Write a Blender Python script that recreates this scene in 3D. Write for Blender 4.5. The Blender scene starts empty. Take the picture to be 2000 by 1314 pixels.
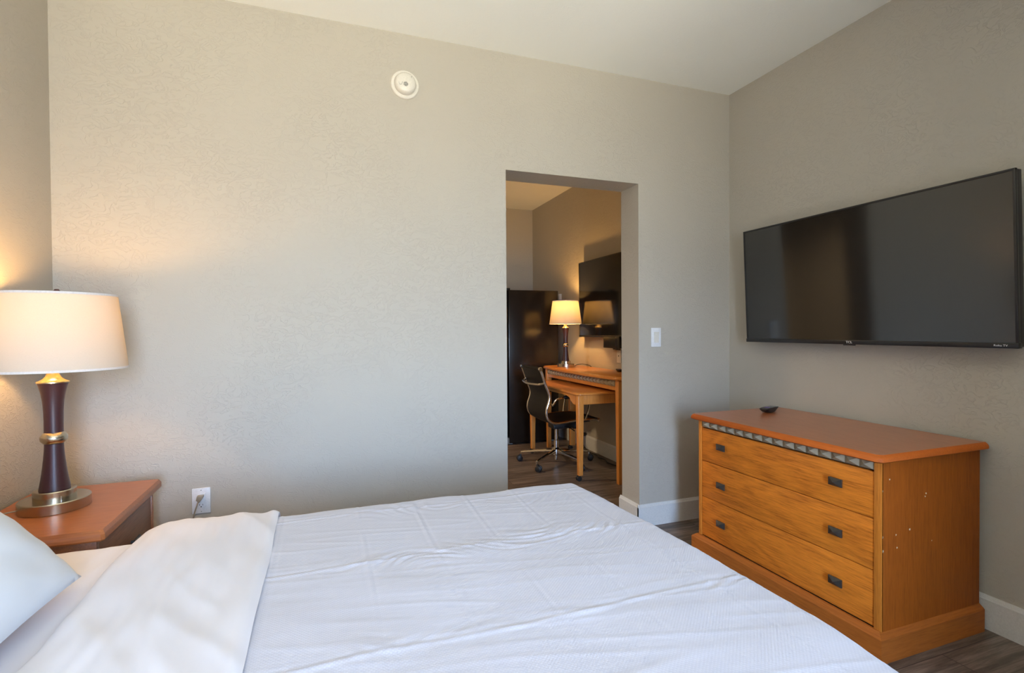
import bpy, bmesh, math, random
from math import sin, cos, pi, radians, sqrt, exp
from mathutils import Vector, Matrix, noise
random.seed(4)
S = bpy.context.scene
COL = S.collection

# ---------------------------------------------------------------- dimensions (metres)
XL, XR, YB, ZC = -1.0777, 2.4949, 2.6794, 2.74      # left wall, right wall, wall with the opening, ceiling
WT = 0.1945                                          # thickness of that wall
DL, DR, DZ = 0.9412, 1.7975, 2.0997                  # opening
YF = -1.5                                            # window wall behind the camera
YE, XN = 6.08, -2.2                                  # end of the next room, its left wall
BH = 0.135                                           # baseboard height

# ---------------------------------------------------------------- materials
def new_mat(name):
    m = bpy.data.materials.new(name); m.use_nodes = True
    nt = m.node_tree; b = nt.nodes['Principled BSDF']
    return m, nt, b
def N(nt, t, **kw):
    n = nt.nodes.new(t)
    for k, v in kw.items():
        if k in n.inputs: n.inputs[k].default_value = v
        else: setattr(n, k, v)
    return n
def L(nt, a, b): nt.links.new(a, b)
def coords(nt, scale=(1, 1, 1), rot=(0, 0, 0)):
    tc = N(nt, 'ShaderNodeTexCoord'); mp = N(nt, 'ShaderNodeMapping')
    mp.inputs['Scale'].default_value = scale; mp.inputs['Rotation'].default_value = rot
    L(nt, tc.outputs['Object'], mp.inputs['Vector']); return mp.outputs['Vector']
def ramp(nt, fac, stops):
    r = N(nt, 'ShaderNodeValToRGB'); e = r.color_ramp.elements
    while len(e) < len(stops): e.new(0.5)
    for i, (p, c) in enumerate(stops):
        e[i].position = p; e[i].color = (c[0], c[1], c[2], 1) if not isinstance(c, (int, float)) else (c, c, c, 1)
    L(nt, fac, r.inputs['Fac']); return r.outputs['Color']
def bump(nt, b, h, strength, dist=0.002):
    n = N(nt, 'ShaderNodeBump'); n.inputs['Strength'].default_value = strength; n.inputs['Distance'].default_value = dist
    L(nt, h, n.inputs['Height']); L(nt, n.outputs['Normal'], b.inputs['Normal'])

def plain(name, col, rough=0.5, metal=0.0, grain=0.0, gscale=200, **kw):
    m, nt, b = new_mat(name)
    b.inputs['Roughness'].default_value = rough; b.inputs['Metallic'].default_value = metal
    n = N(nt, 'ShaderNodeTexNoise', Scale=gscale, Detail=3.0); L(nt, coords(nt), n.inputs['Vector'])
    v = 0.06
    L(nt, ramp(nt, n.outputs['Fac'], [(0.3, [c*(1-v) for c in col]), (0.7, [min(1, c*(1+v)) for c in col])]), b.inputs['Base Color'])
    if grain: bump(nt, b, n.outputs['Fac'], grain, 0.001)
    for k, v in kw.items(): b.inputs[k.replace('_', ' ')].default_value = v
    return m

def plaster(name, col, ridges=0.5, scale=26):
    m, nt, b = new_mat(name)
    b.inputs['Roughness'].default_value = 0.62
    b.inputs['Specular IOR Level'].default_value = 0.3
    v = coords(nt)
    big = N(nt, 'ShaderNodeTexNoise', Scale=1.3, Detail=2.0); L(nt, v, big.inputs['Vector'])
    L(nt, ramp(nt, big.outputs['Fac'], [(0.3, [c*0.975 for c in col]), (0.7, [c*1.02 for c in col])]), b.inputs['Base Color'])
    n1 = N(nt, 'ShaderNodeTexNoise', Scale=scale, Detail=2.5, Roughness=0.55, Distortion=1.6); L(nt, coords(nt, (.6, .6, 1)), n1.inputs['Vector'])
    r1 = ramp(nt, n1.outputs['Fac'], [(0.45, 0.0), (0.49, 1.0), (0.525, 0.12), (0.7, 0.1)])
    n2 = N(nt, 'ShaderNodeTexNoise', Scale=140.0, Detail=2.0); L(nt, v, n2.inputs['Vector'])
    a = N(nt, 'ShaderNodeMath', operation='MULTIPLY_ADD'); a.inputs[1].default_value = 0.35
    L(nt, n2.outputs['Fac'], a.inputs[0]); L(nt, r1, a.inputs[2])
    pn = N(nt, 'ShaderNodeTexNoise', Scale=1.7, Detail=1.0); L(nt, v, pn.inputs['Vector'])      # trowel patches: rougher and smoother areas
    pm = N(nt, 'ShaderNodeMath', operation='MULTIPLY'); L(nt, a.outputs[0], pm.inputs[0]); L(nt, ramp(nt, pn.outputs['Fac'], [(0.38, 0.25), (0.62, 1.0)]), pm.inputs[1])
    bump(nt, b, pm.outputs[0], ridges, 0.0026)
    return m

def wood(name, light, dark, grain='X', rough=0.38, figure=0.5, spots=None, coat=0.15, spec=0.5):
    """stretched grain along one axis; 'spots' = pale chips at object-space points"""
    m, nt, b = new_mat(name)
    k = {'X': 0, 'Y': 1, 'Z': 2}[grain]
    s = [58.0, 58.0, 58.0]; s[k] = 3.2
    f = [5.0, 5.0, 5.0]; f[k] = 1.0
    fig = N(nt, 'ShaderNodeTexNoise', Scale=1.2, Detail=2.0, Distortion=0.5); L(nt, coords(nt, f), fig.inputs['Vector'])
    mul = N(nt, 'ShaderNodeMath', operation='MULTIPLY'); mul.inputs[1].default_value = 46.0
    L(nt, fig.outputs['Fac'], mul.inputs[0])
    sn = N(nt, 'ShaderNodeMath', operation='SINE'); L(nt, mul.outputs[0], sn.inputs[0])
    gr = N(nt, 'ShaderNodeTexNoise', Scale=3.0, Detail=7.0, Roughness=0.68); L(nt, coords(nt, s), gr.inputs['Vector'])
    s2 = [120.0]*3; s2[k] = 9.0
    po = N(nt, 'ShaderNodeTexNoise', Scale=3.0, Detail=3.0); L(nt, coords(nt, s2), po.inputs['Vector'])
    mix = N(nt, 'ShaderNodeMath', operation='MULTIPLY_ADD'); mix.inputs[1].default_value = 0.05*figure
    L(nt, sn.outputs[0], mix.inputs[0]); L(nt, gr.outputs['Fac'], mix.inputs[2])
    mx2 = N(nt, 'ShaderNodeMath', operation='MULTIPLY_ADD'); mx2.inputs[1].default_value = 0.3
    L(nt, po.outputs['Fac'], mx2.inputs[0]); L(nt, mix.outputs[0], mx2.inputs[2])
    c = ramp(nt, mx2.outputs[0], [(0.40, dark), (0.62, [0.45*a+0.55*q for a, q in zip(dark, light)]), (0.92, light)])
    if spots:
        tc = N(nt, 'ShaderNodeTexCoord'); last = None
        nz = N(nt, 'ShaderNodeTexNoise', Scale=260.0, Detail=1.0); L(nt, tc.outputs['Object'], nz.inputs['Vector'])
        for (x, y, z, r) in spots:
            d = N(nt, 'ShaderNodeVectorMath', operation='DISTANCE'); d.inputs[1].default_value = (x, y, z)
            L(nt, tc.outputs['Object'], d.inputs[0])
            q = N(nt, 'ShaderNodeMath', operation='SUBTRACT'); L(nt, d.outputs['Value'], q.inputs[0]); q.inputs[1].default_value = r
            if last is None: last = q.outputs[0]
            else:
                mn = N(nt, 'ShaderNodeMath', operation='MINIMUM'); L(nt, last, mn.inputs[0]); L(nt, q.outputs[0], mn.inputs[1]); last = mn.outputs[0]
        ad = N(nt, 'ShaderNodeMath', operation='MULTIPLY_ADD'); ad.inputs[1].default_value = 0.006; ad.inputs[2].default_value = -0.003
        L(nt, nz.outputs['Fac'], ad.inputs[0])
        sm = N(nt, 'ShaderNodeMath', operation='ADD'); L(nt, last, sm.inputs[0]); L(nt, ad.outputs[0], sm.inputs[1])
        lt = N(nt, 'ShaderNodeMath', operation='LESS_THAN'); lt.inputs[1].default_value = 0.0; L(nt, sm.outputs[0], lt.inputs[0])
        mc = N(nt, 'ShaderNodeMix', data_type='RGBA'); L(nt, lt.outputs[0], mc.inputs[0]); L(nt, c, mc.inputs[6])
        mc.inputs[7].default_value = (0.75, 0.62, 0.45, 1); c = mc.outputs[2]
    L(nt, c, b.inputs['Base Color'])
    b.inputs['Roughness'].default_value = rough
    b.inputs['Specular IOR Level'].default_value = spec; b.inputs['Coat Weight'].default_value = coat; b.inputs['Coat Roughness'].default_value = 0.2
    bump(nt, b, mx2.outputs[0], 0.12, 0.0006)
    return m

def floor_mat():
    m, nt, b = new_mat('vinyl_planks')
    v = coords(nt)
    br = N(nt, 'ShaderNodeTexBrick', offset=0.37, offset_frequency=2, squash=1.0)
    br.inputs['Scale'].default_value = 1.0; br.inputs['Brick Width'].default_value = 1.22; br.inputs['Row Height'].default_value = 0.18
    br.inputs['Mortar Size'].default_value = 0.0016; br.inputs['Mortar Smooth'].default_value = 0.2
    br.inputs['Color1'].default_value = (0.0, 0.0, 0.0, 1); br.inputs['Color2'].default_value = (1, 1, 1, 1)
    br.inputs['Mortar'].default_value = (0.0, 0.0, 0.0, 1); br.inputs['Bias'].default_value = 0.0
    L(nt, v, br.inputs['Vector'])
    g = N(nt, 'ShaderNodeTexNoise', Scale=2.0, Detail=8.0, Roughness=0.72, Distortion=0.3)
    sh = N(nt, 'ShaderNodeVectorMath', operation='MULTIPLY_ADD'); sh.inputs[1].default_value = (3.0, 3.0, 3.0)
    L(nt, br.outputs['Color'], sh.inputs[0]); L(nt, coords(nt, (1.6, 24, 24)), sh.inputs[2]); L(nt, sh.outputs[0], g.inputs['Vector'])
    base = ramp(nt, g.outputs['Fac'], [(0.34, (0.06, 0.043, 0.033)), (0.5, (0.145, 0.108, 0.086)), (0.68, (0.29, 0.23, 0.19))])
    tone = ramp(nt, br.outputs['Color'], [(0.0, 0.82), (1.0, 1.12)])
    mx = N(nt, 'ShaderNodeMix', data_type='RGBA', blend_type='MULTIPLY'); mx.inputs[0].default_value = 1.0
    L(nt, base, mx.inputs[6]); L(nt, tone, mx.inputs[7])
    m2 = N(nt, 'ShaderNodeMix', data_type='RGBA'); L(nt, br.outputs['Fac'], m2.inputs[0]); L(nt, mx.outputs[2], m2.inputs[6]); m2.inputs[7].default_value = (0.02, 0.016, 0.014, 1)
    L(nt, m2.outputs[2], b.inputs['Base Color'])
    b.inputs['Roughness'].default_value = 0.42
    bump(nt, b, g.outputs['Fac'], 0.2, 0.001)
    return m

def cloth(name, col, rough=0.85, weave=900, strength=0.1, sheen=0.25, dots=False):
    m, nt, b = new_mat(name)
    b.inputs['Roughness'].default_value = rough; b.inputs['Sheen Weight'].default_value = sheen
    b.inputs['Specular IOR Level'].default_value = 0.2
    v = coords(nt)
    if dots:      # rows of small woven lozenges
        sp = N(nt, 'ShaderNodeSeparateXYZ'); L(nt, v, sp.inputs[0])
        def wave(sock, period, ph=0.0):
            a = N(nt, 'ShaderNodeMath', operation='MULTIPLY_ADD'); a.inputs[1].default_value = 2*pi/period; a.inputs[2].default_value = ph
            L(nt, sock, a.inputs[0]); s = N(nt, 'ShaderNodeMath', operation='SINE'); L(nt, a.outputs[0], s.inputs[0]); return s.outputs[0]
        w = N(nt, 'ShaderNodeMath', operation='MULTIPLY'); L(nt, wave(sp.outputs['X'], 0.0085), w.inputs[0]); L(nt, wave(sp.outputs['Y'], 0.0085), w.inputs[1])
        h = w.outputs[0]
        L(nt, ramp(nt, h, [(0.35, [c*0.93 for c in col]), (0.6, col)]), b.inputs['Base Color'])
        bump(nt, b, h, strength, 0.0012)
    else:
        n = N(nt, 'ShaderNodeTexNoise', Scale=float(weave), Detail=2.0); L(nt, v, n.inputs['Vector'])
        b.inputs['Base Color'].default_value = (*col, 1)
        bump(nt, b, n.outputs['Fac'], strength, 0.0008)
    return m

def shade_mat(name, col):
    m, nt, b = new_mat(name)
    nt.nodes.remove(b); out = nt.nodes['Material Output']
    v = coords(nt)
    wv = N(nt, 'ShaderNodeTexNoise', Scale=500.0, Detail=1.0); L(nt, v, wv.inputs['Vector'])
    c = ramp(nt, wv.outputs['Fac'], [(0.3, [k*0.95 for k in col]), (0.7, col)])
    d = N(nt, 'ShaderNodeBsdfDiffuse'); t = N(nt, 'ShaderNodeBsdfTranslucent'); mx = N(nt, 'ShaderNodeMixShader'); mx.inputs[0].default_value = 0.066
    L(nt, c, d.inputs['Color']); t.inputs['Color'].default_value = (.85, .69, .43, 1)
    L(nt, d.outputs[0], mx.inputs[1]); L(nt, t.outputs[0], mx.inputs[2]); L(nt, mx.outputs[0], out.inputs['Surface'])
    return m

def glow(name, col, s):
    m, nt, b = new_mat(name)
    b.inputs['Emission Color'].default_value = (*col, 1); b.inputs['Emission Strength'].default_value = s
    return m

def brushed(name, col, rough=0.28):
    m, nt, b = new_mat(name)
    b.inputs['Metallic'].default_value = 1.0; b.inputs['Roughness'].default_value = rough
    b.inputs['Base Color'].default_value = (*col, 1); b.inputs['Anisotropic'].default_value = 0.5
    n = N(nt, 'ShaderNodeTexNoise', Scale=3.0, Detail=3.0); L(nt, coords(nt, (4, 4, 400)), n.inputs['Vector'])
    bump(nt, b, n.outputs['Fac'], 0.08, 0.0004)
    return m

WALLC = (0.465, 0.432, 0.37)
M = dict(
    wall=plaster('wall_paint', WALLC, 0.5),
    ceiling=plaster('ceiling_paint', (0.90, 0.915, 0.87), 0.22, 40),
    trim=plain('white_trim', (0.66, 0.66, 0.64), 0.4),
    floor=floor_mat(),
    top=wood('dresser_top_wood', (0.52, 0.17, 0.055), (0.34, 0.10, 0.03), 'Y', 0.4, 0.25, coat=0.6),
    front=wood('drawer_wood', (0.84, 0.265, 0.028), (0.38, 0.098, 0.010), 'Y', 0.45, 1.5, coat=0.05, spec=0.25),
    stile=wood('stile_wood', (0.74, 0.26, 0.036), (0.44, 0.135, 0.017), 'Z', 0.42, 0.4, coat=0.05, spec=0.25),
    plinth=wood('plinth_wood', (0.50, 0.15, 0.024), (0.29, 0.078, 0.012), 'Y', 0.45, 0.4, coat=0.05, spec=0.25),
    plinthx=wood('plinth_side_wood', (0.46, 0.135, 0.022), (0.27, 0.072, 0.011), 'X', 0.45, 0.4, coat=0.05, spec=0.25),
    edge=wood('edge_wood', (0.58, 0.135, 0.018), (0.42, 0.09, 0.011), 'Y', 0.55, 0.3, coat=0.0, spec=0.25),
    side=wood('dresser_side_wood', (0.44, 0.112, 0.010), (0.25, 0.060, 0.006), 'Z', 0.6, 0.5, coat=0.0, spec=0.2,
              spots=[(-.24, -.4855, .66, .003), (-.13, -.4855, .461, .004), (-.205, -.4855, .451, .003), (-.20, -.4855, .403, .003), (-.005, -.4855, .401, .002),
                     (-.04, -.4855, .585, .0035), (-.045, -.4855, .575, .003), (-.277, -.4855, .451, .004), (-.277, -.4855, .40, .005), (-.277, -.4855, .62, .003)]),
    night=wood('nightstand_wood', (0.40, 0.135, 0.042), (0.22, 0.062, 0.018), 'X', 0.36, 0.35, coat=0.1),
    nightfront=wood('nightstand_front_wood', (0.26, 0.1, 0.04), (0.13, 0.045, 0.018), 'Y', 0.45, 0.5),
    deskwood=wood('desk_wood', (0.82, 0.34, 0.075), (0.55, 0.19, 0.035), 'Z', 0.34, 0.4, coat=0.3),
    desktop=wood('desk_top_wood', (0.78, 0.30, 0.06), (0.5, 0.165, 0.03), 'Y', 0.28, 0.4, coat=0.4),
    stone=plain('grey_green_stone', (0.36, 0.30, 0.205), 0.5, gscale=60, grain=0.2),
    dark_gap=plain('dark_recess', (0.01, 0.007, 0.005), 0.8),
    pewter=plain('dark_pewter', (0.085, 0.078, 0.07), 0.38, 0.6, grain=0.3, gscale=120),
    tv_frame=plain('tv_frame_plastic', (0.014, 0.013, 0.014), 0.28),
    screen=plain('tv_screen_glass', (0.012, 0.0115, 0.011), 0.1, Specular_IOR_Level=1.0),
    plate=plain('white_plastic', (0.74, 0.75, 0.77), 0.35),
    offwhite=plain('cream_plastic', (0.7, 0.67, 0.6), 0.4),
    slot=plain('black_slot', (0.01, 0.01, 0.01), 0.6),
    greyprint=plain('grey_print', (0.25, 0.26, 0.24), 0.6),
    logo=plain('logo_white', (0.8, 0.8, 0.82), 0.4),
    espresso=plain('espresso_lacquer', (0.045, 0.016, 0.018), 0.36, grain=0.05, gscale=400),
    nickel=brushed('brushed_nickel', (0.50, 0.44, 0.34), 0.24),
    brass=brushed('warm_nickel', (0.68, 0.53, 0.28), 0.25),
    chrome=plain('chrome', (0.82, 0.82, 0.83), 0.07, 1.0, gscale=5),
    shade=shade_mat('lamp_shade_linen', (0.50, 0.465, 0.40)),
    hem=plain('shade_hem', (0.62, 0.58, 0.55), 0.9),
    bulb=glow('bulb_glow', (1.0, 0.66, 0.3), 30),
    black=plain('black_plastic', (0.012, 0.012, 0.013), 0.4),
    leather=plain('black_leather', (0.007, 0.006, 0.006), 0.42, grain=0.25, gscale=300, Specular_IOR_Level=0.3),
    fridge=plain('fridge_black', (0.014, 0.011, 0.009), 0.22, grain=0.1, gscale=240),
    rubber=plain('caster_rubber', (0.014, 0.014, 0.015), 0.45),
    cord_clear=plain('clear_brown_cord', (0.32, 0.27, 0.2), 0.3),
    cord_black=plain('black_cord', (0.012, 0.012, 0.012), 0.4),
    spread=cloth('bedspread_weave', (0.585, 0.575, 0.62), 0.8, strength=0.16, dots=True),
    sheet=cloth('white_cotton_sheet', (0.69, 0.655, 0.655), 0.85),
    pillow=cloth('white_pillowcase', (0.62, 0.635, 0.65), 0.85, 700, 0.08),
    mattress=cloth('mattress_ticking', (0.7, 0.68, 0.62), 0.9),
    added_curtain=plain('added_brown_drape', (0.16, 0.12, 0.085), 0.9),
    purple=plain('remote_key_purple', (0.16, 0.1, 0.35), 0.4),
    glass=None,
)
m, nt, b = new_mat('window_glass'); b.inputs['Transmission Weight'].default_value = 1.0; b.inputs['Roughness'].default_value = 0.0; b.inputs['IOR'].default_value = 1.02
M['glass'] = m

# ---------------------------------------------------------------- mesh helpers (world coordinates)
def box(bm, x0, x1, y0, y1, z0, z1, bev=0.0, seg=2):
    t = bmesh.new()
    bmesh.ops.create_cube(t, size=1.0)
    bmesh.ops.scale(t, vec=(x1-x0, y1-y0, z1-z0), verts=t.verts)
    bmesh.ops.translate(t, vec=((x0+x1)/2, (y0+y1)/2, (z0+z1)/2), verts=t.verts)
    if bev: bmesh.ops.bevel(t, geom=list(t.edges), offset=bev, segments=seg, profile=0.5, affect='EDGES')
    merge(bm, t)
def merge(bm, t):
    me = bpy.data.meshes.new('tmp'); t.to_mesh(me); t.free(); bm.from_mesh(me); bpy.data.meshes.remove(me)
def prism(bm, pts, axis, a, b, bev=0.0):
    """polygon in the two other axes, extruded along axis from a to b"""
    t = bmesh.new()
    def P(p, h):
        return {'X': (h, p[0], p[1]), 'Y': (p[0], h, p[1]), 'Z': (p[0], p[1], h)}[axis]
    v0 = [t.verts.new(P(p, a)) for p in pts]; v1 = [t.verts.new(P(p, b)) for p in pts]
    t.faces.new(v0); t.faces.new(v1[::-1])
    n = len(pts)
    for i in range(n): t.faces.new((v0[i], v0[(i+1) % n], v1[(i+1) % n], v1[i]))
    bmesh.ops.recalc_face_normals(t, faces=t.faces)
    if bev:
        es = [e for e in t.edges if abs({'X': 0, 'Y': 1, 'Z': 2}[axis] is not None)]
        bmesh.ops.bevel(t, geom=es, offset=bev, segments=2, profile=0.5, affect='EDGES')
    merge(bm, t)
def lathe(bm, prof, cx, cy, seg=40, axis='Z', cap=True, ry=1.0, start=0.0):
    t = bmesh.new(); rings = []
    for r, z in prof:
        rg = []
        for i in range(seg):
            a = 2*pi*i/seg + start
            if axis == 'Z': p = (cx + r*cos(a), cy + r*ry*sin(a), z)
            elif axis == 'Y': p = (cx + r*cos(a), z, cy + r*sin(a))
            else: p = (z, cx + r*cos(a), cy + r*sin(a))
            rg.append(t.verts.new(p))
        rings.append(rg)
    for q in range(len(rings)-1):
        for i in range(seg): t.faces.new((rings[q][i], rings[q][(i+1) % seg], rings[q+1][(i+1) % seg], rings[q+1][i]))
    if cap: t.faces.new(rings[0]); t.faces.new(rings[-1])
    bmesh.ops.recalc_face_normals(t, faces=t.faces); merge(bm, t)
def spline(pts, n=8):
    P = [Vector(p) for p in pts]; out = []
    for i in range(len(P)-1):
        p0 = P[max(i-1, 0)]; p1 = P[i]; p2 = P[i+1]; p3 = P[min(i+2, len(P)-1)]
        for k in range(n):
            t = k/n
            out.append(0.5*((2*p1)+(-p0+p2)*t+(2*p0-5*p1+4*p2-p3)*t*t+(-p0+3*p1-3*p2+p3)*t**3))
    out.append(P[-1]); return out
def tube(bm, pts, r, seg=10, smooth=0, cap=True):
    if smooth: pts = spline(pts, smooth)
    P = [Vector(p) for p in pts]; t = bmesh.new(); rings = []
    up = None
    for i, p in enumerate(P):
        d = (P[min(i+1, len(P)-1)] - P[max(i-1, 0)]).normalized()
        if up is None:
            up = d.orthogonal().normalized()
        up = (up - d*up.dot(d)).normalized(); w = d.cross(up)
        rr = r[i] if isinstance(r, (list, tuple)) else r
        rings.append([t.verts.new(p + (up*cos(2*pi*k/seg) + w*sin(2*pi*k/seg))*rr) for k in range(seg)])
    for q in range(len(rings)-1):
        for k in range(seg): t.faces.new((rings[q][k], rings[q][(k+1) % seg], rings[q+1][(k+1) % seg], rings[q+1][k]))
    if cap: t.faces.new(rings[0]); t.faces.new(rings[-1])
    bmesh.ops.recalc_face_normals(t, faces=t.faces); merge(bm, t)
def BM(): return bmesh.new()
def bx(*a, **k):
    bm = BM(); box(bm, *a, **k); return bm

def root_loc(o):
    while o.parent: o = o.parent
    return o.location.copy()
def obj(name, bm, mat, parent=None, label=None, smooth=True, angle=35):
    """one mesh object; geometry given in world coordinates"""
    bm.verts.ensure_lookup_table()
    if parent is not None: org = root_loc(parent)
    else:
        xs = [v.co for v in bm.verts]
        org = Vector(((min(v.x for v in xs)+max(v.x for v in xs))/2, (min(v.y for v in xs)+max(v.y for v in xs))/2, min(v.z for v in xs)))
    bmesh.ops.translate(bm, vec=-org, verts=bm.verts)
    me = bpy.data.meshes.new(name); bm.to_mesh(me); bm.free()
    me.materials.append(M[mat] if isinstance(mat, str) else mat)
    if smooth:
        me.shade_smooth(); me.set_sharp_from_angle(angle=radians(angle))
    o = bpy.data.objects.new(name, me); COL.objects.link(o)
    if parent is not None: o.parent = parent
    else: o.location = org
    if label: o['label'] = label
    return o
def thing(name, label, cat, loc, group=None):
    o = bpy.data.objects.new(name, None); COL.objects.link(o); o.location = loc; o.empty_display_size = 0.1
    o['label'] = label; o['category'] = cat
    if group: o['group'] = group
    bpy.context.view_layer.update(); return o
def tag(o, label, cat, group=None):
    o['label'] = label; o['category'] = cat
    if group: o['group'] = group
    return o
def struct(name, bm, mat, label=None, parent=None):
    o = obj(name, bm, mat, parent, smooth=False)
    if parent is None: o['kind'] = 'structure'
    if label: o['label'] = label
    return o

# ---------------------------------------------------------------- the room
struct('floor', bx(XN-.1, XR+.1, YF-.47, YE+.15, -0.1, 0), 'floor', 'dark grey-brown plank floor')
struct('ceiling', bx(XN-.1, XR+.1, YF-.47, YE+.15, ZC, ZC+.1), 'ceiling', 'pale ceiling')
bm = BM()
prism(bm, [(XN, 0), (DL, 0), (DL, DZ), (DR, DZ), (DR, 0), (XR, 0), (XR, ZC), (XN, ZC)], 'Y', YB, YB+WT)
struct('wall_back', bm, 'wall', 'beige wall with an open doorway')
struct('wall_right', bx(XR, XR+.1, YF, YE, 0, ZC), 'wall', 'beige wall behind the televisions')
struct('wall_left', bx(XL-.12, XL, YF, YB, 0, ZC), 'wall', 'beige wall at the head of the bed')
struct('wall_far', bx(XN, XR, YE, YE+.12, 0, ZC), 'wall', 'end wall of the next room')
struct('wall_far_left', bx(XN-.1, XN, YB, YE, 0, ZC), 'wall', 'left wall of the next room')
struct('added_shade_partition', bx(.86, .96, YF, YF+.85, 0, ZC), 'wall', 'unseen short partition added behind the camera to shade the right wall')  # added out of view to block daylight from the right wall
WX0, WX1, WZ0, WZ1 = -0.2, 0.7, 0.04, 2.12
bm = BM()
box(bm, XL, WX0, YF-.42, YF, 0, ZC); box(bm, WX1, XR, YF-.42, YF, 0, ZC)
box(bm, WX0, WX1, YF-.42, YF, 0, WZ0); box(bm, WX0, WX1, YF-.42, YF, WZ1, ZC)
struct('wall_front', bm, 'wall', 'window wall')
bm = BM()
for a, b_, c, d in ((WX0, WX1, WZ0, WZ0+.05), (WX0, WX1, WZ1-.05, WZ1), (WX0, WX0+.05, WZ0, WZ1), (WX1-.05, WX1, WZ0, WZ1)):
    box(bm, a, b_, YF-.40, YF-.34, c, d, 0.004)
w = struct('window_1', bm, 'trim', 'white frame of the tall window')

def baseboard(name, segs, label):
    bm = BM(); t = 0.015
    for (axis, a, b_, c, s) in segs:       # wall plane coordinate c, board grows to side s
        prof = [(c, 0), (c+s*t, 0), (c+s*t, BH-.016), (c+s*t*0.75, BH-.013), (c+s*t*0.35, BH), (c, BH)]
        prism(bm, prof, axis, a, b_)
    return struct(name, bm, 'trim', label)
baseboard('baseboard_back', [('X', DR-.015, XR, YB, -1)], 'white baseboard right of the doorway')
baseboard('baseboard_bed_side', [('X', XL, DL+.015, YB, -1)], 'white baseboard behind the bed')
# returns inside the opening
bm = BM(); prism(bm, [(DR, 0), (DR-.015, 0), (DR-.015, BH-.016), (DR-.011, BH-.013), (DR-.005, BH), (DR, BH)], 'Y', YB-.014, YB+WT+.015)
struct('baseboard_jamb', bm, 'trim', 'white baseboard inside the doorway')
bm = BM(); prism(bm, [(DL, 0), (DL+.015, 0), (DL+.015, BH-.016), (DL+.011, BH-.013), (DL+.005, BH), (DL, BH)], 'Y', YB-.014, YB+WT+.015)
struct('baseboard_jamb_left', bm, 'trim', 'white baseboard inside the doorway, left')
def ybase(name, x, s, y0, y1, label):
    bm = BM(); prism(bm, [(x, 0), (x+s*.015, 0), (x+s*.015, BH-.016), (x+s*.011, BH-.013), (x+s*.005, BH), (x, BH)], 'Y', y0, y1)
    struct(name, bm, 'trim', label)
ybase('baseboard_right', XR, -1, YF, YB, 'white baseboard behind the dresser')
ybase('baseboard_next_room', XR, -1, YB+WT, YE, 'white baseboard behind the desk')
ybase('baseboard_left', XL, 1, YF, YB, 'white baseboard by the nightstand')
baseboard('baseboard_far', [('X', XN, XR, YE, -1)], 'white baseboard behind the refrigerator')

# ---------------------------------------------------------------- wall fittings
def smoke_detector():
    cx, cz = 0.394, 2.478
    t = thing('smoke_detector', 'round white smoke detector high on the beige wall', 'smoke detector', (cx, YB, cz))
    bm = BM(); lathe(bm, [(0.073, YB), (0.073, YB-.006), (0.069, YB-.011), (0.058, YB-.012), (0.056, YB-.009), (0.05, YB-.009)], cx, cz, 56, 'Y'); obj('base_plate', bm, 'offwhite', t)
    bm = BM(); lathe(bm, [(0.0545, YB-.009), (0.0545, YB-.022), (0.051, YB-.033), (0.043, YB-.040), (0.02, YB-.043), (0.001, YB-.0435)], cx, cz, 56, 'Y'); hs = obj('housing', bm, 'offwhite', t)
    bm = BM(); x0, z0 = cx-.001, cz-.012
    for i in range(-2, 3):
        for j in range(-2, 3):
            if abs(i)+abs(j) < 4: box(bm, x0+i*.0045-.0015, x0+i*.0045+.0015, YB-.0445, YB-.040, z0+j*.0045-.0013, z0+j*.0045+.0013)
    obj('sound_grille', bm, 'slot', hs)
    bm = BM(); tube(bm, [(cx-.036, YB-.0400, cz-.002), (cx-.034, YB-.0405, cz-.012), (cx-.027, YB-.0420, cz-.018), (cx-.020, YB-.0430, cz-.012), (cx-.018, YB-.0432, cz-.003)], .0009, 6, 4); obj('test_mark', bm, 'greyprint', hs)
    bm = BM(); lathe(bm, [(0.0016, YB-.0445), (0.0016, YB-.036)], cx+.028, cz+.028, 10, 'Y'); obj('indicator', bm, 'greyprint', hs)
smoke_detector()

def switch():
    x0, x1, z0, z1 = 1.884, 1.955, 1.104, 1.2215; cx = (x0+x1)/2; cz = (z0+z1)/2
    t = thing('light_switch', 'white rocker light switch on the wall right of the doorway', 'light switch', (cx, YB, z0))
    bm = bx(x0, x1, YB-.007, YB, z0, z1, bev=0.003); obj('wall_plate', bm, 'plate', t)
    bm = BM(); prism(bm, [(YB-.006, cz-.033), (YB-.0075, cz-.033), (YB-.013, cz+.03), (YB-.011, cz+.033), (YB-.006, cz+.033)], 'X', cx-.0165, cx+.0165); obj('rocker', bm, 'offwhite', t, smooth=False)
    for s in (-1, 1):
        bm = BM(); lathe(bm, [(0.003, YB-.006), (0.003, YB-.0078), (0.001, YB-.0083)], cx, cz+s*.0485, 12, 'Y'); obj('screw', bm, 'plate', t)
switch()

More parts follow.
